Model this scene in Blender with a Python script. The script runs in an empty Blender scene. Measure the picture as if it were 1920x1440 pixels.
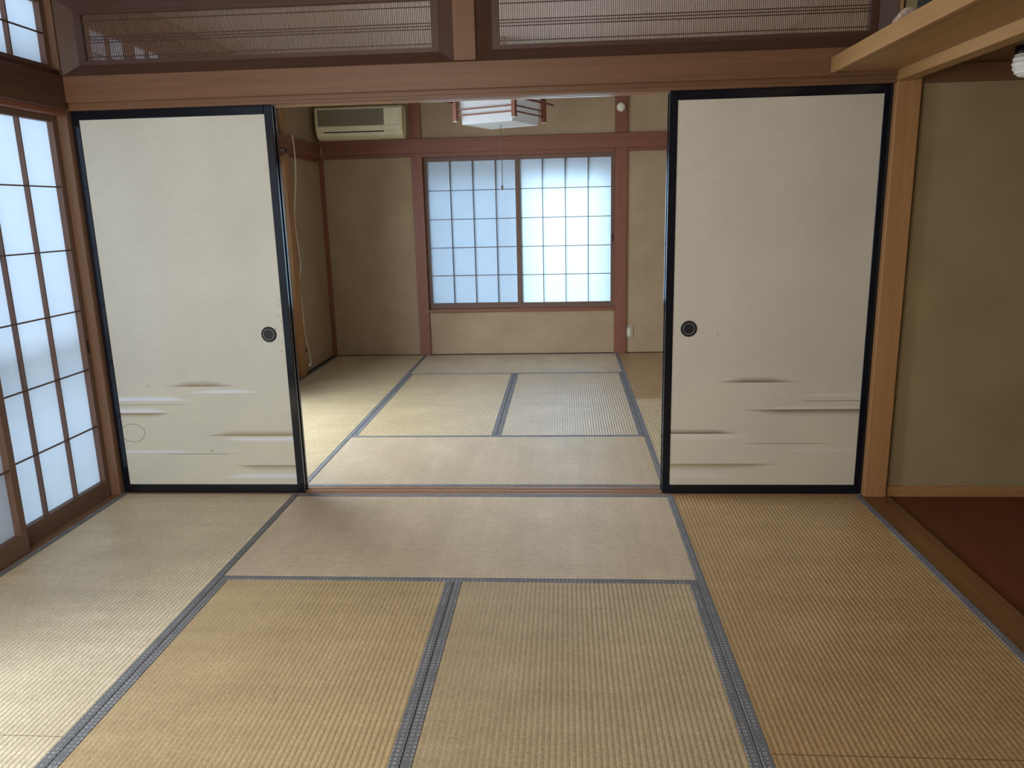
import bpy, bmesh, math, random
from mathutils import Vector, Matrix

random.seed(7)
SC = bpy.context.scene
COL = SC.collection

# ------------------------------------------------------------------ camera
cam_d = bpy.data.cameras.new('camera')
cam_d.sensor_fit = 'HORIZONTAL'
cam_d.sensor_width = 36.0
cam_d.lens = 1442.28 / 1920 * 36.0
cam_d.clip_start = 0.02
cam = bpy.data.objects.new('camera', cam_d)
COL.objects.link(cam)
CF = Vector((-0.06984022, 0.97266554, -0.22145902))
CR = Vector((0.99752458, 0.06627281, -0.02350798))
CU = Vector((0.00818869, 0.22255262, 0.97488629))
cam.matrix_world = Matrix(((CR.x, CU.x, -CF.x, 2.1871), (CR.y, CU.y, -CF.y, -3.4408),
                           (CR.z, CU.z, -CF.z, 1.3222), (0, 0, 0, 1)))
SC.camera = cam

# ------------------------------------------------------------------ world, daylight, exposure
w = bpy.data.worlds.new('overcast_sky')
SC.world = w
w.use_nodes = True
w.node_tree.nodes['Background'].inputs[0].default_value = (0.55, 0.72, 1.0, 1)
w.node_tree.nodes['Background'].inputs[1].default_value = 1.0


def daylight(name, loc, rot, sx, sy, power, color):
    d = bpy.data.lights.new(name, 'AREA')
    d.shape = 'RECTANGLE'
    d.size = sx
    d.size_y = sy
    d.energy = power
    d.color = color
    o = bpy.data.objects.new(name, d)
    o.location = loc
    o.rotation_euler = rot
    COL.objects.link(o)
    return o


PI = math.pi
# overcast daylight outside the left (garden) side, and outside the far window
daylight('daylight_garden', (-1.7, 0.1, 1.75), (0, -PI / 2 + 0.10, 0), 2.6, 7.4, 950, (0.80, 0.91, 1.0))
daylight('daylight_window', (1.9, 5.2, 1.5), (-PI / 2, 0, 0), 3.6, 2.6, 980, (0.72, 0.92, 1.0))
# added fill light, entering by a made-up opening in the wall behind the viewer
daylight('fill_behind', (0.95, -4.15, 1.35), (PI / 2, 0, 0), 2.2, 2.0, 105, (1.0, 0.92, 0.80))

SC.view_settings.view_transform = 'Standard'
SC.view_settings.look = 'None'
SC.view_settings.gamma = 1.0
SC.view_settings.use_curve_mapping = False
SC.view_settings.exposure = 0.0
SC.cycles.max_bounces = 8
SC.cycles.glossy_bounces = 3


# ------------------------------------------------------------------ node helpers
class NT:
    def __init__(self, name):
        self.m = bpy.data.materials.new(name)
        self.m.use_nodes = True
        self.t = self.m.node_tree
        self.n = self.t.nodes
        self.bsdf = self.n['Principled BSDF']
        self.out = self.n['Material Output']

    def new(self, typ, **kw):
        nd = self.n.new(typ)
        for k, v in kw.items():
            setattr(nd, k, v)
        return nd

    def link(self, a, b):
        self.t.links.new(a, b)

    def put(self, sock, v):
        if isinstance(v, (int, float)):
            sock.default_value = v
        elif isinstance(v, tuple):
            sock.default_value = v if len(v) == len(sock.default_value) else v + (1,)
        else:
            self.link(v, sock)

    def math(self, op, a, b=None, c=None, clamp=False):
        nd = self.new('ShaderNodeMath', operation=op, use_clamp=clamp)
        self.put(nd.inputs[0], a)
        if b is not None:
            self.put(nd.inputs[1], b)
        if c is not None:
            self.put(nd.inputs[2], c)
        return nd.outputs[0]

    def coord(self, kind='Object'):
        return self.new('ShaderNodeTexCoord').outputs[kind]

    def mapping(self, vec, scale=(1, 1, 1), loc=(0, 0, 0), rot=(0, 0, 0)):
        nd = self.new('ShaderNodeMapping')
        self.link(vec, nd.inputs['Vector'])
        nd.inputs['Scale'].default_value = scale
        nd.inputs['Location'].default_value = loc
        nd.inputs['Rotation'].default_value = rot
        return nd.outputs[0]

    def noise(self, vec, scale=5, detail=4, rough=0.5, dist=0.0):
        nd = self.new('ShaderNodeTexNoise')
        self.link(vec, nd.inputs['Vector'])
        nd.inputs['Scale'].default_value = scale
        nd.inputs['Detail'].default_value = detail
        nd.inputs['Roughness'].default_value = rough
        nd.inputs['Distortion'].default_value = dist
        return nd.outputs[0]

    def ramp(self, fac, stops):
        nd = self.new('ShaderNodeValToRGB')
        self.link(fac, nd.inputs[0])
        e = nd.color_ramp.elements
        while len(e) < len(stops):
            e.new(0.5)
        for i, (p, c) in enumerate(stops):
            e[i].position = p
            e[i].color = c + (1,) if len(c) == 3 else c
        return nd.outputs[0]

    def mix(self, fac, a, b, blend='MIX'):
        nd = self.new('ShaderNodeMix', data_type='RGBA', blend_type=blend)
        self.put(nd.inputs[0], fac)
        self.put(nd.inputs[6], a)
        self.put(nd.inputs[7], b)
        return nd.outputs[2]

    def rng(self, v, a, b, c=0.0, d=1.0, smooth=True):
        nd = self.new('ShaderNodeMapRange')
        nd.interpolation_type = 'SMOOTHSTEP' if smooth else 'LINEAR'
        nd.clamp = True if not smooth else nd.clamp
        self.put(nd.inputs[0], v)
        for i, x in enumerate((a, b, c, d)):
            nd.inputs[i + 1].default_value = x
        return nd.outputs[0]

    def bump(self, h, strength=0.3, dist=0.01):
        nd = self.new('ShaderNodeBump')
        nd.inputs['Strength'].default_value = strength
        nd.inputs['Distance'].default_value = dist
        self.link(h, nd.inputs['Height'])
        self.link(nd.outputs[0], self.bsdf.inputs['Normal'])

    def fin(self, col=None, rough=0.5, spec=None, coat=None, metal=None):
        if col is not None:
            self.put(self.bsdf.inputs['Base Color'], col)
        self.put(self.bsdf.inputs['Roughness'], rough)
        if spec is not None:
            self.bsdf.inputs['Specular IOR Level'].default_value = spec
        if coat is not None:
            self.bsdf.inputs['Coat Weight'].default_value = coat
            self.bsdf.inputs['Coat Roughness'].default_value = 0.08
        if metal is not None:
            self.bsdf.inputs['Metallic'].default_value = metal
        return self.m


MATS = {}


def wood(tone, axis):
    key = 'wood_%s_%s' % (tone, axis)
    if key in MATS:
        return MATS[key]
    tones = {  # dark, light, roughness
        'lintel': ((0.115, 0.055, 0.028), (0.190, 0.094, 0.044), 0.42),
        'post': ((0.300, 0.150, 0.058), (0.420, 0.225, 0.096), 0.45),
        'red': ((0.160, 0.055, 0.034), (0.240, 0.090, 0.055), 0.45),
        'ranma': ((0.050, 0.022, 0.015), (0.090, 0.041, 0.026), 0.40),
        'shoji': ((0.100, 0.053, 0.038), (0.172, 0.100, 0.073), 0.5),
        'corner': ((0.140, 0.074, 0.044), (0.220, 0.126, 0.078), 0.45),
        'track': ((0.300, 0.180, 0.110), (0.420, 0.280, 0.185), 0.2),  # window glint on the head rail grooves put into a pale tone
        'slat': ((0.110, 0.055, 0.036), (0.190, 0.100, 0.062), 0.5),
        'shelf': ((0.260, 0.136, 0.048), (0.385, 0.222, 0.088), 0.5),
        'floor': ((0.075, 0.015, 0.005), (0.150, 0.036, 0.010), 0.45),
        'edge': ((0.120, 0.050, 0.016), (0.210, 0.094, 0.030), 0.38),
        'sill': ((0.210, 0.115, 0.070), (0.340, 0.210, 0.140), 0.35),
        'dark': ((0.020, 0.012, 0.010), (0.045, 0.028, 0.020), 0.4),
        'ceil': ((0.640, 0.580, 0.550), (0.760, 0.700, 0.670), 0.5),
    }
    a, b, r = tones[tone]
    k = NT(key)
    c = k.coord()
    s = {'x': (0.22, 9, 9), 'y': (9, 0.22, 9), 'z': (9, 9, 0.22)}[axis]
    s2 = {'x': (6, 160, 160), 'y': (160, 6, 160), 'z': (160, 160, 6)}[axis]
    n1 = k.noise(k.mapping(c, s), 2.2, 5, 0.55, 1.2)
    n2 = k.noise(k.mapping(c, s2), 1.0, 3, 0.6)
    f = k.math('ADD', k.math('MULTIPLY', n1, 0.55), k.math('MULTIPLY', n2, 0.45))
    col = k.ramp(f, [(0.30, a), (0.70, b)])
    k.bump(n2, 0.12, 0.002)
    MATS[key] = k.fin(col, r, 0.4)
    return MATS[key]


def plaster(name, a, b, grain=260):
    k = NT(name)
    c = k.coord()
    n = k.noise(c, 3.0, 4, 0.6)
    g = k.noise(c, grain, 2, 0.7)
    col = k.ramp(k.math('ADD', k.math('MULTIPLY', n, 0.6), k.math('MULTIPLY', g, 0.4)), [(0.3, a), (0.72, b)])
    k.bump(g, 0.35, 0.003)
    return k.fin(col, 0.92, 0.15)


M_WALL = plaster('sand_plaster', (0.305, 0.220, 0.138), (0.430, 0.325, 0.212))
M_ALCOVE = plaster('alcove_plaster', (0.250, 0.190, 0.100), (0.350, 0.270, 0.150))


def plain(name, col, rough=0.5, spec=0.4, coat=None, metal=None, var=0.06, scale=20):
    k = NT(name)
    n = k.noise(k.coord(), scale, 3)
    d = tuple(max(0, x * (1 - var)) for x in col)
    e = tuple(min(1, x * (1 + var)) for x in col)
    return k.fin(k.ramp(n, [(0.3, d), (0.7, e)]), rough, spec, coat, metal)


M_LACQ = plain('black_lacquer', (0.0045, 0.0060, 0.0110), 0.15, 0.35, 0.2)
M_METALD = plain('dark_bronze', (0.014, 0.016, 0.020), 0.4, 0.5, None, 0.3)
M_RING = plain('grey_metal_ring', (0.22, 0.23, 0.24), 0.45, 0.5, None, 0.2)
M_CREAM = plain('cream_plastic', (0.80, 0.77, 0.56), 0.45)
M_CREAM2 = plain('yellowed_plastic', (0.74, 0.70, 0.48), 0.45)
M_GRILLE = plain('grey_grille', (0.26, 0.235, 0.17), 0.6)
M_GAP = plain('black_gap', (0.01, 0.009, 0.008), 0.8)
M_WHITE = plain('white_plastic', (0.66, 0.64, 0.55), 0.5)
M_OUTLET = plain('grey_beige_plate', (0.36, 0.31, 0.23), 0.5)
M_CORD = plain('cream_cord', (0.78, 0.68, 0.52), 0.6)
M_STEEL = plain('grey_rail', (0.30, 0.27, 0.25), 0.35, 0.5, None, 0.5)
M_CORDD = plain('brown_cord', (0.11, 0.09, 0.08), 0.7)
M_SASH = plain('sash_aluminium', (0.10, 0.09, 0.08), 0.5)
M_BULB = plain('white_ribbed_glass', (0.80, 0.78, 0.70), 0.4)
M_SUB = plain('subfloor', (0.03, 0.025, 0.02), 0.9)
M_BAG = plain('crumpled_bag', (0.40, 0.30, 0.24), 0.35, 0.5, None, None, 0.6, 30)


def translucent(name, col, diffuse_mix=0.45, weave=0.05):
    k = NT(name)
    n = k.noise(k.coord(), 9, 4, 0.6)
    c = k.ramp(n, [(0.3, tuple(x * (1 - weave) for x in col)), (0.7, col)])
    d = k.new('ShaderNodeBsdfDiffuse')
    t = k.new('ShaderNodeBsdfTranslucent')
    k.link(c, d.inputs[0])
    k.link(c, t.inputs[0])
    m = k.new('ShaderNodeMixShader')
    m.inputs[0].default_value = 1 - diffuse_mix
    k.link(d.outputs[0], m.inputs[1])
    k.link(t.outputs[0], m.inputs[2])
    k.link(m.outputs[0], k.out.inputs[0])
    k.n.remove(k.bsdf)
    return k.m


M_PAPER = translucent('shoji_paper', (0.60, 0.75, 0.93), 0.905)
M_ACRYL = translucent('milky_acrylic', (0.88, 0.92, 0.97), 0.55, 0.02)


def screen_glass(name, tint):
    k = NT(name)
    t = k.new('ShaderNodeBsdfTransparent')
    t.inputs[0].default_value = tint + (1,)
    k.link(t.outputs[0], k.out.inputs[0])
    k.n.remove(k.bsdf)
    return k.m


M_SCREEN = screen_glass('frosted_sash_pane', (0.44, 0.47, 0.50))


def straw():
    k = NT('tatami_straw')
    c = k.coord()
    info = k.new('ShaderNodeObjectInfo')
    br = k.new('ShaderNodeTexBrick')
    br.offset = 0.5
    br.squash = 1.0
    wob = k.noise(k.mapping(c, (1.0, 62.5, 1.0)), 1.0, 1, 0.5)
    sh = k.new('ShaderNodeCombineXYZ')
    k.link(k.math('MULTIPLY', wob, 0.12), sh.inputs[0])
    va = k.new('ShaderNodeVectorMath', operation='ADD')
    k.link(c, va.inputs[0])
    k.link(sh.outputs[0], va.inputs[1])
    k.link(va.outputs[0], br.inputs['Vector'])
    br.inputs['Scale'].default_value = 1.0
    br.inputs['Brick Width'].default_value = 0.017
    br.inputs['Row Height'].default_value = 0.016
    br.inputs['Mortar Size'].default_value = 0.0013
    br.inputs['Mortar Smooth'].default_value = 0.7
    br.inputs['Color1'].default_value = (0.87, 0.865, 0.85, 1)
    br.inputs['Color2'].default_value = (1.03, 1.03, 1.03, 1)
    br.inputs['Mortar'].default_value = (0.48, 0.44, 0.38, 1)
    fib = k.noise(k.mapping(c, (45, 900, 45)), 1.0, 2, 0.6)
    fib2 = k.noise(k.mapping(c, (700, 60, 60)), 1.0, 2, 0.6)
    big = k.noise(k.mapping(c, (2.2, 1.6, 1)), 1.6, 4, 0.6)
    stripe = k.noise(k.mapping(c, (14, 0.7, 1)), 1.0, 3, 0.6)
    base = k.ramp(big, [(0.30, (0.86, 0.82, 0.76)), (0.70, (1.06, 1.04, 1.0))])
    col = k.mix(1.0, info.outputs['Color'], base, 'MULTIPLY')
    col = k.mix(0.8, col, br.outputs['Color'], 'MULTIPLY')
    f = k.math('ADD', k.math('MULTIPLY', fib, 0.4), k.math('ADD', k.math('MULTIPLY', fib2, 0.3), k.math('MULTIPLY', stripe, 0.5)))
    var = k.ramp(f, [(0.38, (0.74, 0.72, 0.68)), (0.78, (1.18, 1.18, 1.18))])
    col = k.mix(0.7, col, var, 'MULTIPLY')
    fleck = k.noise(k.mapping(c, (70, 130, 1)), 1.0, 2, 0.6)
    col = k.mix(0.6, col, k.ramp(fleck, [(0.32, (0.80, 0.78, 0.74)), (0.50, (1.0, 1.0, 1.0)), (0.70, (1.14, 1.14, 1.12))]), 'MULTIPLY')
    h = k.math('ADD', k.math('MULTIPLY', br.outputs['Fac'], -1.0), k.math('MULTIPLY', fib, 0.15))
    k.bump(h, 0.35, 0.0006)
    return k.fin(col, 0.34, 1.0)


M_STRAW = straw()


def heri():
    """grey cloth with rows of small woven lozenges"""
    k = NT('border_cloth')
    c = k.coord()
    sx = k.new('ShaderNodeSeparateXYZ')
    k.link(c, sx.inputs[0])

    def cell(v):
        return k.math('ABSOLUTE', k.math('SUBTRACT', k.math('FRACT', v), 0.5))

    P = 0.0150
    va = k.math('DIVIDE', k.math('ADD', k.math('ADD', sx.outputs[0], sx.outputs[1]), 20.0), P)
    vb = k.math('DIVIDE', k.math('ADD', k.math('SUBTRACT', sx.outputs[0], sx.outputs[1]), 20.0), P)
    d = k.math('MAXIMUM', cell(va), cell(vb))
    par = k.math('LESS_THAN', k.math('MODULO', k.math('ADD', k.math('FLOOR', va), k.math('FLOOR', vb)), 2.0), 0.5)
    loz = k.math('MULTIPLY', par, k.math('LESS_THAN', k.math('ABSOLUTE', k.math('SUBTRACT', d, 0.26)), 0.085))
    lines = k.math('GREATER_THAN', d, 0.44)
    n = k.noise(c, 240, 2, 0.7)
    big = k.noise(c, 14, 3, 0.6)
    m = k.math('MULTIPLY', loz, k.rng(big, 0.30, 0.62))
    base = k.ramp(n, [(0.3, (0.100, 0.102, 0.108)), (0.7, (0.172, 0.174, 0.182))])
    base = k.mix(k.math('MULTIPLY', lines, 0.35), base, (0.045, 0.046, 0.052))
    col = k.mix(k.math('MULTIPLY', m, 0.9), base, (0.44, 0.44, 0.45))
    k.bump(k.math('ADD', n, k.math('MULTIPLY', m, 0.6)), 0.4, 0.0008)
    return k.fin(col, 0.62, 0.4)


M_HERI = heri()


def fusuma_paper(name, base_a, base_b, streaks, stain=None, specks=()):
    """washi with brushed mist bands printed on it; streak = (x0, x1, z edge, fade height (sign = side), colour, strength)"""
    k = NT(name)
    c = k.coord()
    sx = k.new('ShaderNodeSeparateXYZ')
    k.link(c, sx.inputs[0])
    X, Z = sx.outputs[0], sx.outputs[2]
    fib = k.noise(k.mapping(c, (18, 1, 520)), 1.0, 3, 0.65)
    blot = k.noise(k.mapping(c, (2.5, 1, 2.5)), 1.0, 4, 0.6)
    f = k.math('ADD', k.math('MULTIPLY', fib, 0.55), k.math('MULTIPLY', blot, 0.45))
    col = k.ramp(f, [(0.3, base_a), (0.7, base_b)])
    lowtint = k.math('MULTIPLY', k.rng(Z, 0.62, 0.42), k.rng(blot, 0.40, 0.62))
    col = k.mix(k.math('MULTIPLY', lowtint, 0.5), col, tuple(x * s for x, s in zip(base_b, (0.93, 0.90, 0.76))))
    for (x0, x1, z0, h, cc, st) in streaks:
        span = x1 - x0
        fa = 0.42 if abs(h) > 0.006 else 0.25
        left = k.rng(X, x0, x0 + fa * span) if x0 > 0.06 else 1.0
        wid = None
        right_open = x1 > 0.86
        if not right_open:
            wid = k.rng(X, x1 - fa * span, x1, 1.0, 0.0)
        if x0 > 0.06:
            wid = left if wid is None else k.math('MULTIPLY', wid, left)
        if wid is None:
            wid = k.rng(X, -5, -4)
        t = k.math('DIVIDE', k.math('SUBTRACT', Z, z0), h)
        t = k.math('DIVIDE', t, k.math('MAXIMUM', wid, 0.02))
        inside = k.math('GREATER_THAN', t, 0.0)
        fall = k.math('SUBTRACT', 1.0, t, clamp=True)
        if st > 0:
            fall = k.math('POWER', fall, 1.3)
        else:
            fall = k.math('MULTIPLY', fall, 1.6, clamp=True)
        msk = k.math('MULTIPLY', k.math('MULTIPLY', inside, fall), k.math('MULTIPLY', k.math('POWER', wid, 0.6), abs(st)))
        col = k.mix(msk, col, cc)
    if stain:
        cx, cz, ax, az = stain
        nn = k.noise(k.mapping(c, (9, 1, 9)), 1.0, 2)
        u = k.math('DIVIDE', k.math('SUBTRACT', X, cx), ax)
        v = k.math('DIVIDE', k.math('SUBTRACT', Z, cz), az)
        d = k.math('SQRT', k.math('ADD', k.math('MULTIPLY', u, u), k.math('MULTIPLY', v, v)))
        d = k.math('ADD', d, k.math('MULTIPLY', k.math('SUBTRACT', nn, 0.5), 0.5))
        ring = k.math('SUBTRACT', 1.0, k.math('MULTIPLY', k.math('ABSOLUTE', k.math('SUBTRACT', d, 1.0)), 16.0), clamp=True)
        col = k.mix(k.math('MULTIPLY', ring, 0.8), col, (0.20, 0.155, 0.10))
    for (cx, cz, r) in specks:
        u = k.math('SUBTRACT', X, cx)
        v = k.math('SUBTRACT', Z, cz)
        d = k.math('SQRT', k.math('ADD', k.math('MULTIPLY', u, u), k.math('MULTIPLY', v, v)))
        col = k.mix(k.math('MULTIPLY', k.math('LESS_THAN', d, r), 0.55), col, (0.16, 0.13, 0.10))
    grit = k.noise(c, 90, 2, 0.5)
    g = k.math('MULTIPLY', k.math('GREATER_THAN', grit, 0.70), k.rng(Z, 0.24, 0.08))
    col = k.mix(k.math('MULTIPLY', g, 0.35), col, (0.20, 0.18, 0.14))
    k.bump(fib, 0.10, 0.001)
    return k.fin(col, 0.75, 0.25)


BR = (0.20, 0.125, 0.062)
OL = (0.25, 0.20, 0.10)
WH = (0.70, 0.76, 0.88)
DK = (0.085, 0.060, 0.036)
LT = (0.62, 0.60, 0.55)
L_STREAKS = [
    (0.235, 0.660, 0.533, 0.034, BR, 0.85), (0.330, 0.800, 0.501, 0.022, WH, -0.75),
    (0.030, 0.430, 0.465, 0.026, WH, -0.85), (0.030, 0.400, 0.4445, 0.005, DK, 0.8),
    (0.030, 0.300, 0.408, 0.024, WH, -0.8), (0.030, 0.320, 0.404, -0.026, BR, 0.85),
    (0.400, 0.900, 0.288, 0.034, OL, 0.95), (0.480, 0.900, 0.278, -0.022, WH, -0.75),
    (0.030, 0.440, 0.204, 0.018, WH, -0.65), (0.165, 0.640, 0.199, -0.005, DK, 0.9),
    (0.540, 0.900, 0.140, -0.032, OL, 0.85), (0.460, 0.900, 0.076, 0.028, WH, -0.7)]
R_STREAKS = [
    (0.190, 0.640, 0.532, 0.030, DK, 0.95), (0.560, 0.900, 0.464, 0.022, LT, -0.55), (0.570, 0.900, 0.442, 0.005, DK, 1.0),
    (0.380, 0.900, 0.406, 0.020, LT, -0.55), (0.300, 0.900, 0.404, -0.032, DK, 0.9),
    (0.030, 0.370, 0.291, 0.026, DK, 0.95), (0.030, 0.460, 0.286, -0.032, LT, -0.55),
    (0.310, 0.800, 0.2435, -0.005, DK, 1.0), (0.480, 0.900, 0.203, 0.026, LT, -0.5),
    (0.030, 0.590, 0.145, -0.034, OL, 0.95), (0.030, 0.350, 0.075, 0.045, LT, -0.45)]
M_FUS_L = fusuma_paper('fusuma_washi_garden', (0.50, 0.50, 0.445), (0.64, 0.645, 0.595), L_STREAKS,
                       (0.085, 0.303, 0.064, 0.045), ((0.192, 0.537, 0.004), (0.47, 0.214, 0.005), (0.862, 0.700, 0.004), (0.871, 0.672, 0.003), (0.868, 0.742, 0.003), (0.872, 0.842, 0.003), (0.861, 0.865, 0.004), (0.866, 0.912, 0.003), (0.842, 0.806, 0.004), (0.869, 0.938, 0.003)))
M_FUS_R = fusuma_paper('fusuma_washi_alcove', (0.47, 0.43, 0.365), (0.60, 0.56, 0.485), R_STREAKS,
                       None, ((0.233, 0.755, 0.0045), (0.11, 0.41, 0.003)))
M_FUS_B = fusuma_paper('fusuma_washi_rear', (0.48, 0.455, 0.39), (0.62, 0.595, 0.515), [])


# ------------------------------------------------------------------ mesh helpers
def mesh(name, verts, faces, smooth=False):
    me = bpy.data.meshes.new(name)
    me.from_pydata(verts, [], faces)
    me.update()
    if smooth:
        for p in me.polygons:
            p.use_smooth = True
    return me


def box_me(x0, x1, y0, y1, z0, z1, bev=0.0, name='box'):
    bm = bmesh.new()
    vs = [bm.verts.new(p) for p in ((x0, y0, z0), (x1, y0, z0), (x1, y1, z0), (x0, y1, z0),
                                    (x0, y0, z1), (x1, y0, z1), (x1, y1, z1), (x0, y1, z1))]
    for f in ((0, 3, 2, 1), (4, 5, 6, 7), (0, 1, 5, 4), (1, 2, 6, 5), (2, 3, 7, 6), (3, 0, 4, 7)):
        bm.faces.new([vs[i] for i in f])
    if bev > 0:
        bmesh.ops.bevel(bm, geom=bm.edges[:], offset=bev, segments=1, affect='EDGES')
    me = bpy.data.meshes.new(name)
    bm.to_mesh(me)
    bm.free()
    return me


def prism_me(profile, a0, a1, axis='x'):
    """closed profile of (p, q) points extruded between a0 and a1 along axis"""
    n = len(profile)

    def pt(a, p, q):
        return {'x': (a, p, q), 'y': (p, a, q), 'z': (p, q, a)}[axis]

    v = [pt(a0, *p) for p in profile] + [pt(a1, *p) for p in profile]
    f = [tuple(range(n)), tuple(range(2 * n - 1, n - 1, -1))]
    for i in range(n):
        j = (i + 1) % n
        f.append((i, i + n, j + n, j))
    me = mesh('prism', v, f)
    bm = bmesh.new()
    bm.from_mesh(me)
    bmesh.ops.recalc_face_normals(bm, faces=bm.faces[:])
    bm.to_mesh(me)
    bm.free()
    return me


def lathe_me(prof, seg=32, axis='z', smooth=True, closed=False):
    """prof: (r, h) pairs; turned about axis"""
    v, f = [], []
    for (r, h) in prof:
        for i in range(seg):
            a = 2 * PI * i / seg
            c, s = r * math.cos(a), r * math.sin(a)
            v.append({'z': (c, s, h), 'y': (c, h, s), 'x': (h, c, s)}[axis])
    for k in range(len(prof) - 1):
        for i in range(seg):
            j = (i + 1) % seg
            f.append((k * seg + i, k * seg + j, (k + 1) * seg + j, (k + 1) * seg + i))
    if closed:                               # a ring: the profile meets itself instead of being capped
        k = len(prof) - 1
        for i in range(seg):
            j = (i + 1) % seg
            f.append((k * seg + i, k * seg + j, j, i))
    else:
        f.append(tuple(range(seg)))
        f.append(tuple((len(prof) - 1) * seg + i for i in range(seg)))
    me = mesh('lathe', v, f, smooth)
    bm = bmesh.new()
    bm.from_mesh(me)
    bmesh.ops.recalc_face_normals(bm, faces=bm.faces[:])
    bm.to_mesh(me)
    bm.free()
    return me


def tube_me(pts, r, seg=8):
    v, f = [], []
    pts = [Vector(p) for p in pts]
    for i, p in enumerate(pts):
        d = (pts[min(i + 1, len(pts) - 1)] - pts[max(i - 1, 0)]).normalized()
        a = d.cross(Vector((0.31, 0.17, 0.93)))
        if a.length < 0.05:
            a = d.cross(Vector((1, 0, 0)))
        a.normalize()
        b = d.cross(a)
        for k in range(seg):
            t = 2 * PI * k / seg
            v.append(tuple(p + r * (math.cos(t) * a + math.sin(t) * b)))
    for i in range(len(pts) - 1):
        for k in range(seg):
            j = (k + 1) % seg
            f.append((i * seg + k, i * seg + j, (i + 1) * seg + j, (i + 1) * seg + k))
    f.append(tuple(range(seg)))
    f.append(tuple((len(pts) - 1) * seg + k for k in range(seg)))
    return mesh('tube', v, f, True)


def smooth_path(pts, n=6):
    P = [Vector(p) for p in pts]
    out = []
    for i in range(len(P) - 1):
        p0, p1, p2, p3 = P[max(i - 1, 0)], P[i], P[i + 1], P[min(i + 2, len(P) - 1)]
        for k in range(n):
            t = k / n
            out.append(0.5 * ((2 * p1) + (-p0 + p2) * t + (2 * p0 - 5 * p1 + 4 * p2 - p3) * t * t + (-p0 + 3 * p1 - 3 * p2 + p3) * t ** 3))
    out.append(P[-1])
    return out


# ------------------------------------------------------------------ object helpers
def link(name, me, mat=None, parent=None, loc=(0, 0, 0), rot=(0, 0, 0)):
    o = bpy.data.objects.new(name, me)
    COL.objects.link(o)
    if mat is not None and (not me.materials or me.materials[0] is None):
        me.materials.append(mat)
    o.location = loc
    o.rotation_euler = rot
    if parent is not None:
        o.parent = parent
    return o


def tag(o, label=None, cat=None, group=None, kind=None):
    if label:
        o['label'] = label
    if cat:
        o['category'] = cat
    if group:
        o['group'] = group
    if kind:
        o['kind'] = kind
    return o


def thing(name, label, cat, loc=(0, 0, 0), rz=0.0, group=None):
    o = bpy.data.objects.new(name, None)
    COL.objects.link(o)
    o.empty_display_size = 0.05
    o.location = loc
    o.rotation_euler = (0, 0, rz)
    return tag(o, label, cat, group)


def struct(name, me, mat, label, cat='structure', parent=None):
    o = link(name, me, mat, parent)
    if parent is None:
        tag(o, label, cat, None, 'structure')
    return o


def longest(x0, x1, y0, y1, z0, z1):
    d = {'x': x1 - x0, 'y': y1 - y0, 'z': z1 - z0}
    return max(d, key=d.get)


TRIM = [0]


def trim(label, tone, x0, x1, y0, y1, z0, z1, bev=0.002, cat='trim'):
    TRIM[0] += 1
    ax = longest(x0, x1, y0, y1, z0, z1)
    return struct('trim_%d' % TRIM[0], box_me(x0, x1, y0, y1, z0, z1, bev), wood(tone, ax), label, cat)


def wpart(name, parent, tone, x0, x1, y0, y1, z0, z1, bev=0.001):
    return link(name, box_me(x0, x1, y0, y1, z0, z1, bev), wood(tone, longest(x0, x1, y0, y1, z0, z1)), parent)


# ------------------------------------------------------------------ room dimensions (metres)
A, B, W = 0.8932, 2.6532, 3.5395        # tatami seams and the right edge, front room
A2, B2 = 0.8884, 2.6461                 # the same, rear room
YB0, YB1, YB2, YW = 0.1065, 0.9788, 2.7500, 3.6400
ZK, ZC = 1.79, 2.40                     # underside of the lintels, ceiling

# ------------------------------------------------------------------ the setting: floor, walls, ceiling
struct('ground', box_me(-9.0, -0.30, -9.0, 9.0, -0.50, -0.42), plaster('garden_soil', (0.16, 0.15, 0.11), (0.27, 0.25, 0.20), 40), 'bare garden ground outside the paper screens', 'ground')
struct('floor', box_me(-0.14, 3.60, -3.62, 3.75, -0.12, -0.058), M_SUB, 'dark subfloor under the straw mats', 'floor')
struct('floor', box_me(3.665, 4.47, -1.80, 0.06, -0.06, -0.014), wood('floor', 'y'), 'dark red-brown wooden floor of the alcove on the right', 'floor')
struct('ceiling', box_me(-0.14, 4.60, -3.62, -0.002, ZC, ZC + 0.06), wood('ceil', 'x'), 'wooden ceiling of the front room', 'ceiling')
struct('ceiling', box_me(-0.14, 3.80, 0.112, 3.80, ZC, ZC + 0.06), wood('ceil', 'x'), 'pale wooden ceiling of the rear room above the ranma', 'ceiling')


def wall(name, label, boxes, mat=None, subname='plaster_panel'):
    """one wall of several plaster fields"""
    e = bpy.data.objects.new(name, None)
    COL.objects.link(e)
    tag(e, label, 'wall', None, 'structure')
    for b in boxes:
        link(subname, box_me(*b), mat or M_WALL, e)
    return e


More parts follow.
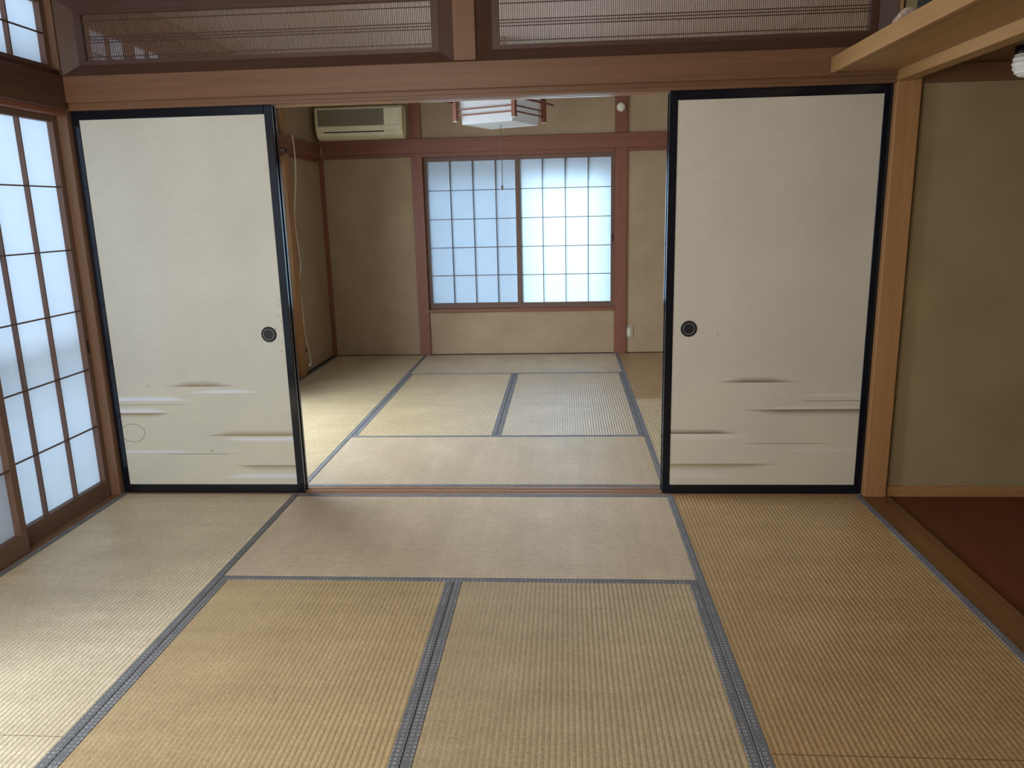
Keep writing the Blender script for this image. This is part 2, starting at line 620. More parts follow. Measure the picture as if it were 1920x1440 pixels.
# far wall with its window opening, split by the two posts
wall('wall_back', 'sand plaster wall of the rear room around the paper window', [
    (-0.02, 0.84, YW, YW + 0.12, -0.05, 1.83), (0.90, 2.65, YW, YW + 0.05, -0.05, 0.405),
    (2.72, 3.72, YW, YW + 0.12, -0.05, 1.83),
    (-0.02, 0.84, YW, YW + 0.12, 1.90, ZC), (0.90, 2.65, YW, YW + 0.12, 1.90, ZC), (2.72, 3.72, YW, YW + 0.12, 1.90, ZC)])
wall('wall_left', 'sand plaster wall on the garden side of both rooms', [
    (-0.13, -0.018, 2.81, 3.66, -0.05, 1.83), (-0.13, -0.018, 2.81, 3.66, 1.90, ZC),
    (-0.13, -0.018, 0.115, 2.71, 2.26, ZC), (-0.13, -0.018, -3.56, -0.012, 2.26, ZC),
    (-0.13, -0.018, -3.56, -3.03, -0.05, 1.80)])
wall('wall_right', 'sand plaster wall on the right side of both rooms', [
    (3.62, 3.74, 0.112, 3.66, -0.05, ZC), (3.56, 3.62, -3.56, -1.88, -0.05, ZC)])
wall('wall_alcove', 'brown sand plaster wall of the alcove beside the right fusuma', [
    (3.64, 4.47, 0.030, 0.11, 0.030, ZC), (4.45, 4.55, -1.88, 0.04, -0.05, ZC), (3.60, 4.5, -1.88, -1.80, -0.05, 1.9),
    (3.558, 3.60, -1.80, 0.0, 1.862, ZC)], M_ALCOVE)
wall('wall_front', 'sand plaster wall behind the viewer, with an opening added for fill light', [(-0.14, 0.10, -3.68, -3.57, -0.05, ZC), (0.10, 1.80, -3.68, -3.57, -0.05, 0.45), (0.10, 1.80, -3.68, -3.57, 2.0, ZC), (1.80, 4.6, -3.68, -3.57, -0.05, ZC)])  # unseen wall; its opening is added to let the fill in
wall('wall_partition', 'plaster strip above the ranma between the two rooms', [(-0.02, 3.62, 0.035, 0.075, 2.30, ZC)])

# ---- partition between the rooms: posts, sill, lintels
trim('light brown corner post between the paper screens and the left fusuma', 'corner', -0.115, -0.0005, -0.010, 0.112, -0.05, ZC)
trim('orange-brown wooden post right of the right fusuma', 'post', 3.5475, 3.645, -0.012, 0.112, -0.05, 1.86)
sill = trim('grooved wooden sill track between the two tatami rooms', 'sill', 0.0, 3.547, 0.002, 0.1045, -0.05, -0.004)
for y0, y1 in ((0.002, 0.018), (0.042, 0.058), (0.082, 0.1045)):
    wpart('track_ridge', sill, 'sill', 0.0, 3.547, y0, y1, -0.004, 0.0, 0)
kamoi = trim('grooved head rail over the fusuma doors', 'lintel', 0.0, 3.547, -0.008, 0.110, ZK + 0.012, 1.832)
for y0, y1 in ((-0.008, 0.016), (0.044, 0.056), (0.084, 0.110)):
    wpart('track_ridge', kamoi, 'lintel' if y0 < 0 else 'track', 0.0, 3.547, y0, y1, ZK, ZK + 0.012, 0)
trim('wide brown tie beam over the fusuma doors', 'lintel', -0.001, 3.5475, -0.030, -0.008, 1.821, 1.930, 0.003)
trim('tie beam on the rear room side over the fusuma doors', 'lintel', 0.0, 3.60, 0.110, 0.130, 1.821, 1.930, 0.003)
trim('thin sill under the two ranma lattices', 'ranma', 0.0, 3.5475, -0.008, 0.110, 1.832, 1.936)
trim('short light brown post between the two ranma lattices', 'lintel', 1.7285, 1.8225, -0.012, 0.112, 1.936, ZC)
trim('rail along the top of the two ranma lattices', 'lintel', 0.0, 3.55, -0.008, 0.110, 2.252, 2.30)
trim('thin light batten in the corner above the hanging shelf', 'shelf', 3.536, 3.5475, -0.012, 0.0, 1.936, ZC)
trim('dark post end beside the right ranma lattice', 'ranma', 3.5475, 3.60, 0.0, 0.112, 1.87, ZC)

# ---- garden side, front room
trim('brown sill track under the large paper screens', 'corner', -0.125, -0.001, -3.56, -0.012, -0.06, -0.001)
trim('head rail over the large paper screens', 'red', -0.115, 0.0, -3.56, -0.012, 1.768, 1.800)
trim('tie beam over the large paper screens, toned dark for its backlit side', 'ranma', 0.0, 0.022, -3.56, -0.031, 1.790, 1.930, 0.003)  # same wood as the other beams; backlit shade put into a darker tone
trim('sill under the small upper paper screens', 'ranma', -0.115, 0.0, -3.56, -0.012, 1.80, 1.958)
trim('rail over the small upper paper screens', 'ranma', -0.115, 0.0, -3.56, -0.012, 2.245, 2.30)
trim('post at the garden side behind the viewer', 'post', -0.115, 0.0, -3.04, -2.956, -0.001, 1.768)

# ---- garden side, rear room
trim('light orange post at the end of the rear garden screens', 'post', -0.115, 0.0, 2.700, 2.820, -0.05, ZC)
trim('sill track under the rear garden screens', 'red', -0.125, 0.0, 0.113, 2.699, -0.06, -0.001)
trim('head rail over the rear garden screens', 'red', -0.115, 0.0, 0.113, 2.699, 1.768, 1.800)
trim('tie beam on the garden wall of the rear room', 'red', 0.0, 0.020, 0.131, 3.60, 1.800, 1.925, 0.003)
trim('thin rail under that tie beam on plaster', 'red', -0.02, 0.006, 2.821, 3.62, 1.772, 1.800)
trim('sill under the upper screens of the rear room', 'ranma', -0.115, 0.0, 0.113, 2.699, 1.80, 1.958)
trim('rail over the upper screens of the rear room', 'ranma', -0.115, 0.0, 0.113, 2.699, 2.225, 2.30)
trim('dark wood strip along the floor of the garden wall', 'dark', -0.02, 0.004, 2.821, 3.625, -0.058, 0.010)
trim('thin reddish corner post of the rear room', 'red', -0.10, 0.022, 3.622, 3.74, -0.05, 1.83)

# ---- far wall timber
trim('brown post on the left of the far window', 'red', 0.824, 0.9235, 3.618, 3.76, -0.05, ZC)
trim('brown post on the right of the far window', 'red', 2.632, 2.742, 3.618, 3.76, -0.05, ZC)
trim('wide brown tie beam across the far wall', 'red', 0.0205, 3.62, 3.594, 3.618, 1.826, 1.948, 0.003)
trim('thin rail left of the far window head', 'red', 0.022, 0.8235, 3.614, 3.66, 1.795, 1.830)
trim('thin rail right of the far window head', 'red', 2.7425, 3.62, 3.614, 3.66, 1.795, 1.830)
trim('window head rail of the far window', 'red', 0.9240, 2.6315, 3.612, 3.76, 1.790, 1.830)
trim('projecting sill of the far window', 'red', 0.9240, 2.6315, 3.608, 3.76, 0.402, 0.432)
trim('dark strip where the far wall meets the mats', 'dark', 0.0, 3.62, 3.630, 3.645, -0.058, 0.006)

# ---- alcove timber
trim('brown wooden edge board between the mats and the alcove floor', 'edge', 3.5405, 3.663, -3.56, -0.013, -0.06, -0.002)
trim('light brown skirting along the alcove wall', 'post', 3.646, 4.46, 0.018, 0.033, -0.02, 0.034)
trim('light beam over the alcove opening', 'shelf', 3.5405, 3.605, -1.80, -0.013, 1.795, 1.860)
trim('brown strip along the top of the alcove wall', 'lintel', 3.646, 4.46, 0.014, 0.034, 1.788, 1.861)
trim('brown ceiling board of the alcove', 'lintel', 3.606, 4.46, -1.80, 0.030, 1.862, 1.89)
trim('alcove post behind the viewer', 'post', 3.5405, 3.64, -1.90, -1.801, -0.06, ZC)

# ------------------------------------------------------------------ tatami mats
RIDGE = 0.016


def straw_me(L, Wd):
    b = 0.029
    n = int(round((Wd - 2 * b) / RIDGE))
    p = (Wd - 2 * b) / n
    prof = []
    for i in range(n):
        y = b + i * p
        prof += [(y, -0.0012), (y + p * 0.22, -0.0001), (y + p * 0.5, 0.0002), (y + p * 0.78, -0.0001)]
    prof.append((Wd - b, -0.0012))
    v, f = [], []
    m = len(prof)
    for x in (0.0015, L - 0.0015):          # ribbed top, its own vertices so that its shading stays level
        for (y, z) in prof:
            v.append((x, y, z))
    for k in range(m - 1):
        f.append((k, k + m, k + 1 + m, k + 1))
    nf = len(f)
    n0 = len(v)
    for z in (-0.0014, -0.055):             # core block under it
        v += [(0.0015, b, z), (L - 0.0015, b, z), (L - 0.0015, Wd - b, z), (0.0015, Wd - b, z)]
    for q in ((3, 2, 1, 0), (4, 5, 6, 7), (0, 1, 5, 4), (1, 2, 6, 5), (2, 3, 7, 6), (3, 0, 4, 7)):
        f.append(tuple(n0 + c for c in reversed(q)))
    me = mesh('straw', v, f)
    for k in range(nf):
        me.polygons[k].use_smooth = True
    me.materials.append(M_STRAW)
    return me


MATC = {}


def tatami(label, x0, x1, y0, y1, col):
    """mat filling the rectangle; its long side carries the cloth borders"""
    lx, ly = x1 - x0, y1 - y0
    along_x = lx > ly
    L, Wd = (lx, ly) if along_x else (ly, lx)
    g = 0.0012
    key = (round(L, 3), round(Wd, 3))
    if key not in MATC:
        s = straw_me(L, Wd)
        bd = box_me(0.001, L - 0.001, g, 0.030, -0.055, 0.0010, 0.0012)
        bd.materials.append(M_HERI)
        bd2 = box_me(0.001, L - 0.001, Wd - 0.030, Wd - g, -0.055, 0.0010, 0.0012)
        bd2.materials.append(M_HERI)
        MATC[key] = (s, bd, bd2)
    s, bd, bd2 = MATC[key]
    if along_x:
        t = thing('tatami_mat', label, 'tatami mat', (x0, y0, 0), 0.0, 'tatami mats')
    else:
        t = thing('tatami_mat', label, 'tatami mat', (x1, y0, 0), PI / 2, 'tatami mats')
    c = link('straw_cover', s, None, t)
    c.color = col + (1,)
    link('cloth_border', bd, None, t)
    link('cloth_border', bd2, None, t)
    return t


TY = (0.640, 0.530, 0.350)
TL = (0.700, 0.620, 0.460)  # lightened: glow from the paper screens put into the straw colour
TF = (0.500, 0.380, 0.210)
TG = (0.480, 0.380, 0.240)
TO = (0.440, 0.295, 0.145)
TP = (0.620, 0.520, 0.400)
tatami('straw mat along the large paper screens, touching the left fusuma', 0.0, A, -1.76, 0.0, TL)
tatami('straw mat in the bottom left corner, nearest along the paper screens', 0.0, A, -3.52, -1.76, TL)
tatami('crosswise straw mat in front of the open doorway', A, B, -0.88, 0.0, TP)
tatami('foreground straw mat left of the central seam', A, A + 0.88, -2.64, -0.88, TF)
tatami('foreground straw mat right of the central seam', A + 0.88, B, -2.64, -0.88, TG)
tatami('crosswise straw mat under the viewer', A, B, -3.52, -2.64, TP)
tatami('straw mat beside the dark alcove floor, touching the right fusuma', B, W, -1.76, 0.0, TO)
tatami('nearest straw mat in the bottom right corner, beside the alcove board', B, W, -3.52, -1.76, TO)
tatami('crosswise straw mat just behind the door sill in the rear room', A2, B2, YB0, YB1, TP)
tatami('rear room straw mat left of the centre seam, lengthwise', A2, (A2 + B2) / 2, YB1, YB2, TY)
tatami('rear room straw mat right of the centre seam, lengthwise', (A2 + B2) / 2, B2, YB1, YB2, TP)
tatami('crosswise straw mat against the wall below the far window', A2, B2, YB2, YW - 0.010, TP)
tatami('rear room straw mat behind the left fusuma, near the sill', 0.004, A2, YB0, YB0 + 1.76, TY)
tatami('rear room straw mat in the far left corner under the air conditioner', 0.004, A2, YB0 + 1.76, YW - 0.010, TY)
tatami('rear room straw mat behind the right fusuma, near the sill', B2, W, YB0, YB0 + 1.76, TY)
tatami('rear room straw mat in the far right corner below the power outlet', B2, W, YB0 + 1.76, YW - 0.010, TO)


# ------------------------------------------------------------------ shoji screens
def shoji(label, loc, rz, Wd, H, st_l, st_r, top, bot, cols, rows, koshi=0.0, grip=None, name='shoji_screen', D=0.030, group=None, mtone='shoji'):
    """local x = width, y = depth (front face at 0, paper at the back), z = height"""
    t = thing(name, label, 'shoji screen', loc, rz, group)
    wpart('stile', t, 'shoji', 0, st_l, 0, D, 0, H)
    wpart('stile', t, 'shoji', Wd - st_r, Wd, 0, D, 0, H)
    x0, x1 = st_l, Wd - st_r
    wpart('rail', t, 'shoji', x0, x1, 0.001, D, H - top, H)
    wpart('rail', t, 'shoji', x0, x1, 0.001, D, 0, bot)
    z0, z1 = bot, H - top
    if koshi:
        wpart('lower_panel', t, 'dark', x0, x1, 0.010, D - 0.006, bot, koshi - 0.03)
        wpart('rail', t, 'shoji', x0, x1, 0.001, D, koshi - 0.03, koshi)
        z0 = koshi
    cw, rh = (x1 - x0) / cols, (z1 - z0) / rows
    mw = 0.008 if mtone == 'shoji' else 0.0065
    mv = box_me(-mw / 2, mw / 2, 0.006, D - 0.003, z0, z1)
    for i in range(1, cols):
        link('muntin', mv, wood(mtone, 'z'), t, (x0 + i * cw, 0, 0))
    mh = box_me(x0, x1, 0.0, 0.007, -0.003, 0.003)
    for j in range(1, rows):
        link('muntin', mh, wood('ranma', 'x'), t, (0, 0, z0 + j * rh))
    pane = mesh('pane', [(0, 0, 0), (cw, 0, 0), (cw, 0, rh), (0, 0, rh)], [(0, 1, 2, 3)])
    for i in range(cols):
        for j in range(rows):
            link('paper_pane', pane, M_PAPER, t, (x0 + i * cw, D - 0.0025, z0 + j * rh))
    if grip is not None:
        gx, gz = grip
        link('finger_pull', box_me(gx - 0.006, gx + 0.006, -0.0015, 0.004, gz - 0.032, gz + 0.032, 0.001), M_GAP, t)
    return t


# front room, along the garden (front face towards +x)
shoji('large paper screen next to the left fusuma, four panes wide', (-0.045, -0.915, 0.0), PI / 2, 0.905, 1.768,
      0.035, 0.035, 0.026, 0.082, 4, 6, grip=(0.886, 0.74))
shoji('large paper screen cut by the left picture edge, overlapping the next screen', (-0.008, -1.555, 0.0), PI / 2, 0.900, 1.768,
      0.036, 0.036, 0.026, 0.085, 4, 6)
shoji('large paper screen beside the viewer, third along the garden', (-0.045, -2.955, 0.0), PI / 2, 0.900, 1.768,
      0.036, 0.036, 0.026, 0.085, 4, 6)  # slid back out of view; the added gap lets in more light
for i, (y, lab) in enumerate(((-0.905, 'small upper paper screen in the top left corner'),
                              (-1.80, 'small upper paper screen cut off beyond the top left corner'))):
    shoji(lab, (-0.030, y, 1.958), PI / 2, 0.893, 0.287, 0.035, 0.030, 0.018, 0.020, 4, 2, name='upper_shoji')
shoji('small upper paper screen nearest the viewer', (-0.030, -2.69, 1.958), PI / 2, 0.888, 0.287, 0.035, 0.030, 0.018, 0.020, 4, 2, name='upper_shoji')
# rear room, along the garden
shoji('narrow lit paper screen glimpsed beside the edge of the left fusuma', (-0.062, 1.794, 0.0), PI / 2, 0.904, 1.768,
      0.035, 0.035, 0.07, 0.07, 4, 4, koshi=0.62)  # nearer screens left out; the added gap lights the rear room
shoji('small upper screen glowing through the left end of the ranma lattice', (-0.030, 0.114, 1.958), PI / 2, 0.55, 0.267,
      0.035, 0.035, 0.025, 0.020, 3, 2, name='upper_shoji')
shoji('second small upper screen glowing through the ranma lattice', (-0.030, 0.665, 1.958), PI / 2, 0.66, 0.267,
      0.035, 0.035, 0.025, 0.020, 4, 2, name='upper_shoji')
shoji('third small upper screen of the rear room', (-0.030, 1.326, 1.958), PI / 2, 0.66, 0.267,
      0.035, 0.035, 0.025, 0.020, 4, 2, name='upper_shoji')
shoji('last small upper screen of the rear room beside the post', (-0.030, 1.987, 1.958), PI / 2, 0.711, 0.267,
      0.035, 0.035, 0.025, 0.020, 4, 2, name='upper_shoji')
# far window: two sliding panels
shoji('right half of the far paper window, brightly lit', (1.752, 3.622, 0.432), 0.0, 0.8795, 1.358,
      0.038, 0.031, 0.037, 0.050, 4, 5, grip=(0.866, 0.62), mtone='ranma')
shoji('left half of the far paper window, dimmer blue', (0.9245, 3.656, 0.432), 0.0, 0.884, 1.358,
      0.032, 0.032, 0.037, 0.050, 4, 5, mtone='ranma')

# ---- outer sash behind the far window: frosted left leaf, clear right leaf
ws = bpy.data.objects.new('window_1', None)
COL.objects.link(ws)
tag(ws, 'outer sash behind the far paper window', 'window', None, 'structure')
link('sash_frame', box_me(0.90, 2.66, 3.80, 3.85, 1.58, 1.86), M_SASH, ws)  # unseen top member made deep to shade the top row of panes
link('sash_frame', box_me(0.90, 2.66, 3.80, 3.85, 0.36, 0.44), M_SASH, ws)
link('sash_frame', box_me(0.86, 0.95, 3.80, 3.85, 0.36, 1.86), M_SASH, ws)
link('sash_frame', box_me(2.565, 2.70, 3.80, 3.85, 0.36, 1.86), M_SASH, ws)
link('sash_frame', box_me(1.73, 1.81, 3.80, 3.85, 0.44, 1.58), M_SASH, ws)
link('sash_pane', box_me(0.95, 1.73, 3.822, 3.826, 0.44, 1.58), M_SCREEN, ws)
link('reveal', box_me(0.80, 0.90, 3.762, 3.85, 0.30, 1.90), M_WALL, ws)
link('reveal', box_me(2.66, 2.76, 3.762, 3.85, 0.30, 1.90), M_WALL, ws)
link('reveal', box_me(0.80, 2.76, 3.762, 3.85, 1.86, 2.00), M_WALL, ws)
link('reveal', box_me(0.80, 2.76, 3.762, 3.85, 0.28, 0.36), M_WALL, ws)
# unseen rails added outside the paper screens to cast soft shade bands
gs = bpy.data.objects.new('shade_rails', None)
COL.objects.link(gs)
tag(gs, 'unseen rails added outside the large paper screens for shade bands', 'window', None, 'structure')
link('mid_rail', box_me(-0.26, -0.22, -3.5, 3.5, 0.72, 0.80), M_SASH, gs)
link('head_rail', box_me(-0.26, -0.22, -3.5, 3.5, 1.86, 1.98), M_SASH, gs)

# ------------------------------------------------------------------ fusuma doors
H_F = ZK + 0.010


def fusuma(label, x0, y0, wd, mat, pull=None):
    t = thing('fusuma_door', label, 'sliding door', (x0, y0, 0.0), 0.0, 'fusuma doors')
    D = 0.020
    s, tp, bt = 0.035, 0.047, 0.042
    link('frame_stile', box_me(0, s, 0, D, 0, H_F, 0.002), M_LACQ, t)
    link('frame_stile', box_me(wd - s, wd, 0, D, 0, H_F, 0.002), M_LACQ, t)
    link('frame_rail', box_me(s, wd - s, 0, D, H_F - tp, H_F, 0.002), M_LACQ, t)
    link('frame_rail', box_me(s, wd - s, 0, D, 0, bt, 0.002), M_LACQ, t)
    link('paper_panel', box_me(s - 0.002, wd - s + 0.002, 0.003, D - 0.003, bt - 0.002, H_F - tp + 0.002), mat, t)
    if pull is not None:
        px, pz = pull
        p = link('finger_pull', lathe_me([(0.0005, -0.0008), (0.0225, -0.0008), (0.024, -0.003), (0.027, -0.0045), (0.033, -0.0045), (0.0365, -0.002), (0.0365, 0.004), (0.0005, 0.0045)], 48, 'y', False),
                 M_METALD, t, (px, 0.0028, pz))
        link('inner_ring', lathe_me([(0.0232, -0.002), (0.0232, -0.0054), (0.0256, -0.0054), (0.0256, -0.002)], 48, 'y', False, True), M_RING, p)
    return t


fusuma('left front fusuma door with round stain and brown mist bands', 0.001, 0.0195, 0.914, M_FUS_L, (0.808, 0.780))
fusuma('right front fusuma door beside the alcove post', 2.634, 0.0195, 0.9125, M_FUS_R, (0.105, 0.781))
fusuma('rear fusuma door mostly hidden behind the left fusuma', 0.002, 0.0605, 0.912, M_FUS_B)
fusuma('rear fusuma door hidden behind the right fusuma with a bright edge', 2.632, 0.0605, 0.9125, M_FUS_B)


# ------------------------------------------------------------------ ranma lattices
def ranma(label, x0, x1):
    t = thing('ranma_lattice', label, 'ranma', (x0, 0.0, 1.936), 0.0, 'ranma lattices')
    Wd, H = x1 - x0, 2.252 - 1.936
    f = 0.066                              # sloping outer moulding
    f2 = f + 0.032                         # flat inner rail
    mt = {'x': wood('ranma', 'x'), 'z': wood('ranma', 'z')}
    fz = 0.046
    fz2 = 0.064

    def member(p_out0, p_out1, p_in0, p_in1, m):
        v = []
        for (x, z), y0 in ((p_out0, 0.0), (p_out1, 0.0), (p_in1, 0.030), (p_in0, 0.030)):
            v.append((x, y0, z))
        for (x, z) in (p_out0, p_out1, p_in1, p_in0):
            v.append((x, 0.075, z))
        me = mesh('frame', v, [(0, 1, 2, 3), (7, 6, 5, 4), (0, 4, 5, 1), (1, 5, 6, 2), (2, 6, 7, 3), (3, 7, 4, 0)])
        bm = bmesh.new()
        bm.from_mesh(me)
        bmesh.ops.recalc_face_normals(bm, faces=bm.faces[:])
        bm.to_mesh(me)
        bm.free()
        link('frame_moulding', me, m, t)

    o = [(0, 0), (Wd, 0), (Wd, H), (0, H)]
    n = [(f, fz), (Wd - f, fz), (Wd - f, H - fz), (f, H - fz)]
    for i, ax in enumerate('xzxz'):
        j = (i + 1) % 4
        member(o[i], o[j], n[i], n[j], mt[ax])
    link('inner_rail', box_me(f, Wd - f, 0.030, 0.060, fz, fz2), mt['x'], t)
    link('inner_rail', box_me(f, Wd - f, 0.030, 0.060, H - fz2, H - fz), mt['x'], t)
    link('inner_stile', box_me(f, f2, 0.030, 0.060, fz2, H - fz2), mt['z'], t)
    link('inner_stile', box_me(Wd - f2, Wd - f, 0.030, 0.060, fz2, H - fz2), mt['z'], t)
    ms = wood('slat', 'z')
    n_s = int(round((Wd - 2 * f2) / 0.0078))
    p = (Wd - 2 * f2) / n_s
    sl = box_me(-0.0018, 0.0018, 0.042, 0.048, fz2, H - fz2)
    for i in range(1, n_s):
        link('slat', sl, ms, t, (f2 + i * p, 0, 0))
    cb = box_me(f2, Wd - f2, 0.038, 0.042, -0.0018, 0.0018)
    for z in (2.162, 2.098, 2.086, 2.074, 2.016):
        link('crossbar', cb, mt['x'], t, (0, 0, z - 1.936))
    return t


ranma('fine slatted wooden ranma lattice over the left fusuma', 0.002, 1.728)
ranma('fine slatted wooden ranma lattice over the right fusuma, left of the shelf', 1.823, 3.536)

# ------------------------------------------------------------------ hanging shelf with its load
t = thing('hanging_shelf', 'long light wooden shelf board under the ceiling over the alcove opening', 'shelf', (3.27, -1.79, 1.830))
wpart('shelf_board', t, 'shelf', 0.022, 0.2695, 0, 1.759, 0.006, 0.030)
wpart('front_lip', t, 'shelf', 0.0, 0.022, 0, 1.759, 0.0, 0.062, 0.002)
wpart('back_cleat', t, 'shelf', 0.2695, 0.285, 0, 1.70, 0.0312, 0.060, 0.001)


def crumple(name, label, cat, loc, sx, sy, sz, mat, seed):
    rnd = random.Random(seed)
    bm = bmesh.new()
    bmesh.ops.create_icosphere(bm, subdivisions=4, radius=1.0)
    off = [Vector((rnd.uniform(-9, 9), rnd.uniform(-9, 9), rnd.uniform(-9, 9))) for _ in range(3)]
    from mathutils import noise
    for v in bm.verts:
        d = v.co.copy()
        k = 1 + 0.28 * noise.noise(d * 1.7 + off[0]) + 0.16 * abs(noise.noise(d * 4.0 + off[1])) + 0.06 * noise.noise(d * 9.0 + off[2])
        v.co = Vector((d.x * sx * k, d.y * sy * k, max(d.z * sz * k, -sz * 0.6)))
    lo = min(v.co.z for v in bm.verts)
    for v in bm.verts:
        v.co.z -= lo
    me = bpy.data.meshes.new(name)
    bm.to_mesh(me)
    bm.free()
    o = link(name, me, mat, None, loc)
    return tag(o, label, cat)


crumple('plastic_bag', 'crumpled pale plastic bag lying on the hanging shelf', 'bag', (3.400, -0.43, 1.8605), 0.050, 0.095, 0.068, M_BAG, 3)
tb = thing('storage_box', 'small black box on the hanging shelf behind the bag', 'box', (3.41, -0.70, 1.8605))
link('box_body', box_me(-0.06, 0.06, -0.09, 0.09, 0.0, 0.10, 0.004), M_GAP, tb)
link('box_lid', box_me(-0.063, 0.063, -0.093, 0.093, 0.1002, 0.125, 0.003), M_GAP, tb)

# ------------------------------------------------------------------ alcove lamp
t = thing('alcove_lamp', 'white ribbed lamp with black socket under the alcove ceiling', 'lamp', (3.893, -0.30, 1.752))
rib = []
for i in range(0, 81):
    a = -PI / 2 + PI * i / 80
    r = max(0.001, 0.051 * math.cos(a) ** 0.75) * (1 + 0.035 * math.sin(i * 0.70))
    rib.append((max(r, 0.0008), 0.053 + 0.053 * math.sin(a)))
link('glass_globe', lathe_me(rib, 40), M_BULB, t)
link('socket', lathe_me([(0.040, 0.078), (0.047, 0.082), (0.047, 0.1095), (0.020, 0.1095)], 32), M_LACQ, t)

# ------------------------------------------------------------------ air conditioner
t = thing('air_conditioner', 'yellowed wall air conditioner above the beam in the far corner', 'air conditioner', (0.032, YW - 0.0005, 1.952))
prof = [(0.0, 0.268), (-0.165, 0.268), (-0.182, 0.262), (-0.192, 0.248), (-0.197, 0.10), (-0.190, 0.062), (-0.168, 0.030), (-0.13, 0.008), (-0.09, 0.0), (0.0, 0.0)]
body = link('casing', prism_me(prof, 0.0, 0.765, 'x'), M_CREAM2, t)
bv = body.modifiers.new('bevel', 'BEVEL')
bv.width = 0.006
bv.segments = 2
g = link('intake_grille', box_me(0.028, 0.605, -0.201, -0.190, 0.108, 0.242, 0.002), M_GRILLE, t)
gs_me = box_me(0.030, 0.603, -0.2035, -0.2005, -0.0018, 0.0018)
for i in range(17):
    link('grille_slat', gs_me, M_GRILLE, g, (0, 0, 0.114 + i * 0.0076))
link('control_panel', box_me(0.612, 0.745, -0.2005, -0.190, 0.108, 0.246, 0.002), M_CREAM, t)
link('front_band', box_me(0.012, 0.752, -0.2015, -0.188, 0.066, 0.104, 0.002), M_CREAM, t)
link('outlet_slot', prism_me([(-0.1915, 0.060), (-0.187, 0.053), (-0.180, 0.056), (-0.185, 0.064)], 0.07, 0.60, 'x'), M_GAP, t)
link('louver', prism_me([(-0.187, 0.052), (-0.168, 0.026), (-0.160, 0.030), (-0.180, 0.056)], 0.04, 0.61, 'x'), M_CREAM, t)
link('drain_cord', tube_me(smooth_path([(0.772, -0.06, 0.262), (0.776, -0.11, 0.20), (0.774, -0.13, 0.08), (0.768, -0.13, 0.02), (0.735, -0.14, 0.003)]), 0.0035), M_CORD, t)

# ------------------------------------------------------------------ ceiling lamp of the rear room
LZ = 1.867
t = thing('pendant_lamp', 'square white japanese ceiling lamp with dark wooden corner posts', 'lamp', (1.772, 1.870, LZ), math.radians(290.9 - 45))
hs = 0.2599 / math.sqrt(2)
# shade: hollow square tray of milky acrylic with a slightly narrower bottom
b0, b1, hh = hs, hs + 0.012, 0.175
v = []
for (r, z) in ((b0, 0.0), (b1, hh)):
    v += [(-r, -r, z), (r, -r, z), (r, r, z), (-r, r, z)]
me = mesh('shade', v, [(0, 3, 2, 1), (0, 1, 5, 4), (1, 2, 6, 5), (2, 3, 7, 6), (3, 0, 4, 7)])
link('shade', me, M_ACRYL, t)
rim = 0.006
rv = [(-b0 - .001, -b0 - .001), (b0 + .001, -b0 - .001), (b0 + .001, b0 + .001), (-b0 - .001, b0 + .001)]
for k in range(4):
    p, q = Vector(rv[k]), Vector(rv[(k + 1) % 4])
    d = (q - p).normalized()
    n = Vector((d.y, -d.x))
    link('bottom_rim', mesh('rim', [(*(p), -0.002), (*(q), -0.002), (*(q - n * 0.012 - d * 0.012), -0.002), (*(p - n * 0.012 + d * 0.012), -0.002),
                                    (*(p), 0.006), (*(q), 0.006), (*(q - n * 0.012 - d * 0.012), 0.006), (*(p - n * 0.012 + d * 0.012), 0.006)],
                            [(3, 2, 1, 0), (4, 5, 6, 7), (0, 1, 5, 4), (1, 2, 6, 5), (2, 3, 7, 6), (3, 0, 4, 7)]), M_ACRYL, t)
pr = hs + 0.030
wr = wood('red', 'z')
pm = box_me(-0.0135, 0.0135, -0.0135, 0.0135, 0.018, 0.205, 0.002)
barx = box_me(-pr + 0.017, pr - 0.017, -0.004, 0.004, -0.004, 0.004)
capm = box_me(-0.0125, 0.0125, -0.0125, 0.0125, 0.0145, 0.018)
eave = box_me(-pr - 0.11, pr + 0.11, 0.0137, 0.024, 0, 0.014, 0.001)
for i in range(4):
    a = i * PI / 2
    c, s = math.cos(a), math.sin(a)
    pst = link('corner_post', pm, wr, t, (pr * (c - s), pr * (s + c), 0.0))
    link('post_cap', capm, M_WHITE, pst)
    for z in (0.052, 0.087):
        link('side_bar', barx, wood('red', 'x'), t, (-pr * math.sin(a), pr * math.cos(a), z), (0, 0, a))
    link('eave_bar', eave, wood('red', 'x'), t, (-(pr) * math.sin(a), pr * math.cos(a), 0.128 if i % 2 == 0 else 0.176), (0, 0, a))
link('top_plate', box_me(-0.16, 0.16, -0.16, 0.16, hh, hh + 0.012), M_WHITE, t)
link('stem', lathe_me([(0.012, hh + 0.012), (0.012, 0.47), (0.05, 0.475), (0.05, ZC - LZ - 0.001)], 20), M_WHITE, t)
cord = link('pull_cord', tube_me([(0, 0, 0.0), (0.001, 0.002, -0.12), (0.0, 0.003, -0.26), (0.001, 0.002, -0.395)], 0.0022, 6), M_CORDD, t)
link('cord_knob', lathe_me([(0.002, -0.382), (0.006, -0.390), (0.0075, -0.402), (0.006, -0.414), (0.001, -0.418)], 14), M_CORDD, cord)

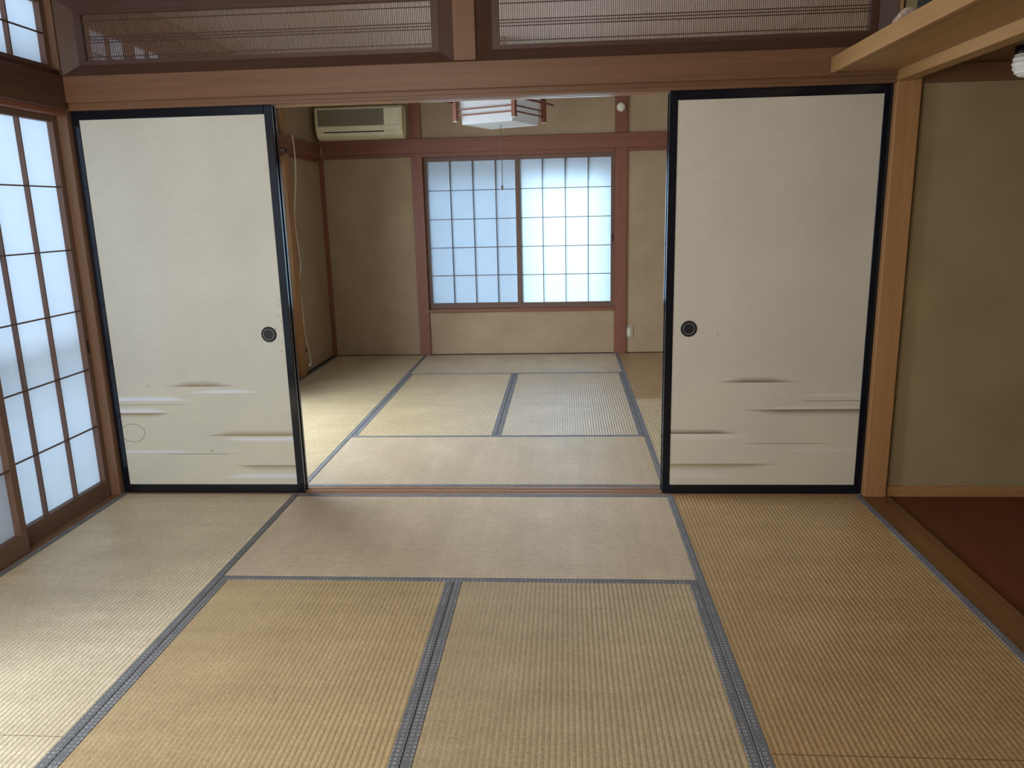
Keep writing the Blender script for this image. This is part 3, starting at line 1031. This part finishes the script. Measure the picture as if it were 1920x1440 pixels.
# ------------------------------------------------------------------ small things on the walls
t = thing('smoke_detector', 'round cream smoke detector on the post above the far beam', 'smoke detector', (2.683, 3.6175, 2.161))
link('base_plate', lathe_me([(0.0, 0.0), (0.038, 0.0), (0.038, -0.010), (0.0, -0.010)], 40, 'y'), M_WHITE, t)
link('cover', lathe_me([(0.036, -0.0102), (0.035, -0.018), (0.024, -0.026), (0.008, -0.029), (0.001, -0.0295)], 40, 'y'), M_WHITE, t)

t = thing('power_outlet', 'power outlet low on the far wall beside the right post', 'outlet', (2.776, YW - 0.0005, 0.195))
link('cover_plate', box_me(-0.033, 0.033, -0.006, 0.0, -0.060, 0.060, 0.002), M_OUTLET, t)
ins = link('socket_insert', box_me(-0.024, 0.006, -0.0085, -0.0055, -0.036, 0.036, 0.001), M_WHITE, t)
slot = box_me(-0.0012, 0.0012, -0.0092, -0.0084, -0.005, 0.005)
for z in (-0.018, 0.018):
    for x in (-0.014, -0.005):
        link('slot', slot, M_GAP, ins, (x, 0, z))

cab = [(2.852, 1.940), (2.875, 1.792), (2.873, 1.584), (2.860, 1.331), (2.871, 1.116), (2.899, 0.967), (2.895, 0.897), (2.842, 0.769),
       (2.860, 0.545), (2.866, 0.341), (2.935, 0.170), (2.958, 0.075), (2.915, 0.058)]
pts = []
for i, (y, z) in enumerate(cab):
    pts.append((0.026 if i < 2 else (0.016 if i < 3 else -0.0125), y, z))
t = thing('antenna_cable', 'thin cream cable hanging down the garden side wall', 'cable', (0, 2.87, 0.05))
mv = Matrix.Translation((0, -2.87, -0.05))
me = tube_me(smooth_path(pts), 0.0050)
me.transform(mv)
link('cord', me, M_CORD, t)
link('plug', box_me(-0.0165, 0.004, 0.005, 0.050, 0.0, 0.020, 0.003), M_CORD, t)
link('cable_clip', box_me(-0.0175, -0.004, -0.022, -0.004, 0.135, 0.155, 0.001), M_GAP, t)

t = thing('curtain_rail', 'grey curtain rail end at the beam above the rear garden screens', 'curtain rail', (0.0205, 0.30, 1.80))
link('rail', tube_me([(0.040, 0.0, 0.0), (0.040, 1.2, 0.0), (0.040, 2.235, 0.0)], 0.011, 12), M_STEEL, t)
link('end_cap', lathe_me([(0.0145, 2.235), (0.0145, 2.262), (0.004, 2.264)], 16, 'y'), M_GAP, t, (0.040, 0, 0.0))
for y in (0.15, 1.2, 2.18):
    link('bracket', box_me(0.0, 0.040, y - 0.008, y + 0.008, 0.011, 0.020, 0.001), M_GAP, t)
